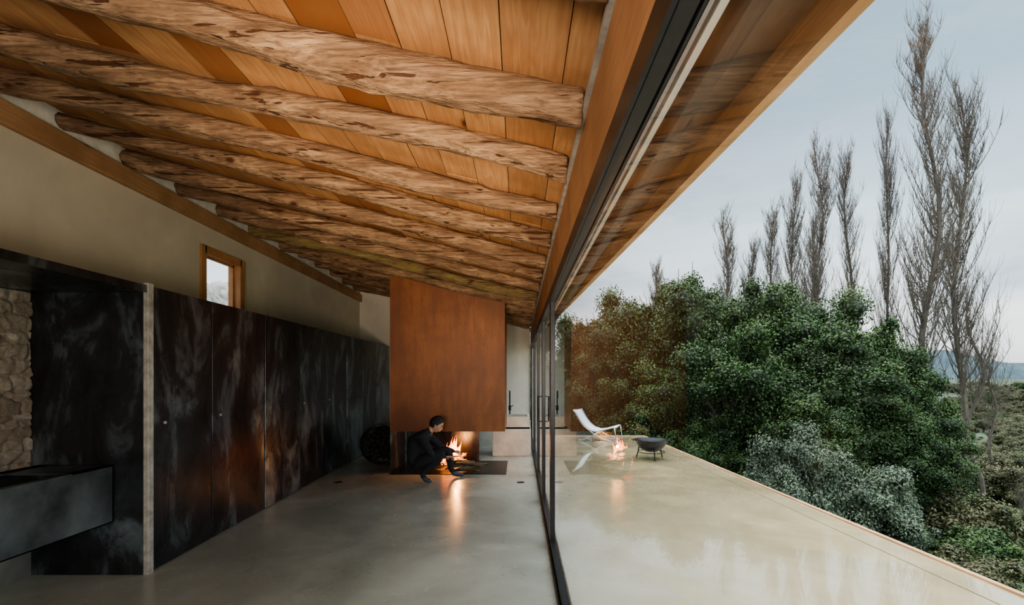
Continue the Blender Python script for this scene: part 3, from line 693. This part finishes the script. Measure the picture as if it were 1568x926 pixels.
def poplar(name,seed,H=20,spread=.055,nbr=170,spec=1.0,t0=.24,th=1.0):
    rs=random.Random(seed); mb=MB()
    tp=[Vector((.15*math.sin(k*.7+seed),.15*math.cos(k*.9+seed),H*k/14)) for k in range(15)]; tp[0]=Vector((0,0,0))
    mb.tube(tp,[.095*(1-k/14.5)**.8*th+.008 for k in range(15)],6)
    for i in range(nbr):
        t=t0+(.96-t0)*rs.random()**.9; h=t*H; k=min(13,int(t*14)); base=tp[k].lerp(tp[k+1],t*14-k)
        a=rs.uniform(0,6.28); out=Vector((math.cos(a),math.sin(a),0)); L=H*spread*rs.uniform(1.6,4.2)*(1.15-t*.85)
        P=[base]; lean=rs.uniform(.12,.36); w=rs.uniform(-.4,.4)
        for q in range(1,7):
            s=q/6; P.append(base+out*(L*lean*(s**.6))+Vector((0,0,L*.95*s))+Vector((w*s*math.sin(s*3),w*s*math.cos(s*4),0))*.3)
        mb.tube(P,[(.014*(1-s/6.6)*(1.2-t*.6)+.003)*th for s in range(7)],4,cap=False)
        for j in range(int(17*spec)):
            s=rs.uniform(.15,1); q=min(5,int(s*6)); b=P[q].lerp(P[q+1],s*6-q); a2=rs.uniform(0,6.28); l=rs.uniform(.5,1.4)*(L/5+.3)
            o2=Vector((math.cos(a2),math.sin(a2),0))*l*rs.uniform(.1,.35)
            mb.tube([b,b+o2*.7+Vector((0,0,l*.5)),b+o2+Vector((0,0,l))],[.006*th,.004*th,.0025*th],3,cap=False)
    return mb.mesh(name,[M_twig])
pops=[poplar('poplar_branches_%d'%k,k+2) for k in range(3)]
pp=empty('poplar_row')
for i,(x,y,t,s) in enumerate([(18.7,22,18.0,1.6),(20.6,22.6,15.5,1.5),(18.3,24,14.8,.85),(17.0,25,13.3,1.05),(15.4,25,13.9,1.25),(14.8,26,12.4,1.05),(14.1,27,10.9,1.1),(11.9,28,11.2,1.25),(13.4,28,9.5,1.0),(8.4,30,8.6,1.0),(16.2,26.5,10.5,1.0)]):
    o=bpy.data.objects.new('poplar_tree_%d'%i,pops[i%3]); C.objects.link(o); o.parent=pp; g=hz(x,y)-.1; o.location=(x,y,g); z=(t-g)/20.3; o.scale=(s,s,z); o.rotation_euler=(0,0,i*2.4)
bare=poplar('bare_tree_branches',33,8,.13,30,.9,.3,.8)
bt=empty('bare_tree')
for i,(x,y,t) in enumerate([(21.2,22.5,5.3),(23.5,24,2.6),(13.6,13.0,-1.2)]):
    o=bpy.data.objects.new('bare_tree_%d'%i,bare); C.objects.link(o); o.parent=bt; g=hz(x,y)-.1; o.location=(x,y,g); z=(t-g)/8.2; o.scale=(z*1.3,z*1.3,z); o.rotation_euler=(0,0,i)

# ------------------------------------------------------------------ light
W=bpy.data.worlds.new('overcast_sky'); bpy.context.scene.world=W; W.use_nodes=True; nt=W.node_tree
for n_ in list(nt.nodes): nt.nodes.remove(n_)
k=N.__new__(N); k.nt=nt
tc=k.n('ShaderNodeTexCoord'); sp=k.n('ShaderNodeSeparateXYZ'); k.l(tc.outputs['Generated'],sp.inputs[0])
base=k.ramp(sp.outputs[2],[(0,(1.0,.90,.86)),(.10,(.90,.90,.91)),(.25,(.62,.74,.82)),(.42,(.30,.41,.50)),(.58,(.24,.34,.43)),(.74,(.9,.95,1.)),(1,(1.0,1.0,1.0))])
mp=k.n('ShaderNodeMapping'); mp.inputs['Scale'].default_value=(1.2,1.2,3.5); mp.inputs['Rotation'].default_value=(0,.35,0); k.l(tc.outputs['Generated'],mp.inputs[0])
cl=k.noise(mp.outputs[0],1.7,5,.5,.6)
col=k.mix(k.ramp(cl,[(.38,0),(.64,.5)]),base,(.78,.86,.92))
col=k.mix(k.ramp(k.noise(mp.outputs[0],2.6,4,.5,.4),[(.3,.7),(.55,0)]),col,(.32,.42,.52))
bg=k.n('ShaderNodeBackground'); k.l(col,bg.inputs[0])
st=k.ramp(sp.outputs[2],[(.6,.26),(.8,.8),(1,.9)]); k.l(k.math('MULTIPLY',st,4.8),bg.inputs[1])
ou=k.n('ShaderNodeOutputWorld'); k.l(bg.outputs[0],ou.inputs[0])

def area(name,loc,target,sx,sy,e,col):
    L=bpy.data.lights.new(name,'AREA'); L.shape='RECTANGLE'; L.size=sx; L.size_y=sy; L.energy=e; L.color=col
    o=bpy.data.objects.new(name,L); o.location=loc; o.rotation_euler=(Vector(target)-Vector(loc)).to_track_quat('-Z','Y').to_euler(); C.objects.link(o)
area('added_room_fill',(-.8,-1.2,1.5),(-1.4,5,2.4),1.5,.8,62,(1,.91,.80))  # added fill behind the camera to brighten the room, not a lamp of the house
L=bpy.data.lights.new('added_ceiling_fill','SPOT'); L.energy=640; L.color=(1,.77,.55); L.spot_size=math.radians(44); L.spot_blend=1; L.shadow_soft_size=.2  # added low behind the camera to brighten the far ceiling; no real fitting
o=bpy.data.objects.new('added_ceiling_fill',L); o.location=(-.6,-1.1,.8); o.rotation_euler=(Vector((-1.0,6,3.4))-Vector(o.location)).to_track_quat('-Z','Y').to_euler(); C.objects.link(o)

cam=bpy.data.cameras.new('camera'); co=bpy.data.objects.new('camera',cam); C.objects.link(co); co.location=(0,0,1.5); co.rotation_euler=(math.radians(90),0,0)
cam.sensor_width=36; cam.lens=17.0; cam.shift_x=-.007; cam.shift_y=.0714; cam.clip_end=2000; cam.clip_start=.02
bpy.context.scene.camera=co
vs=bpy.context.scene.view_settings; vs.view_transform='AgX'; vs.look='AgX - Medium High Contrast'; vs.exposure=.75
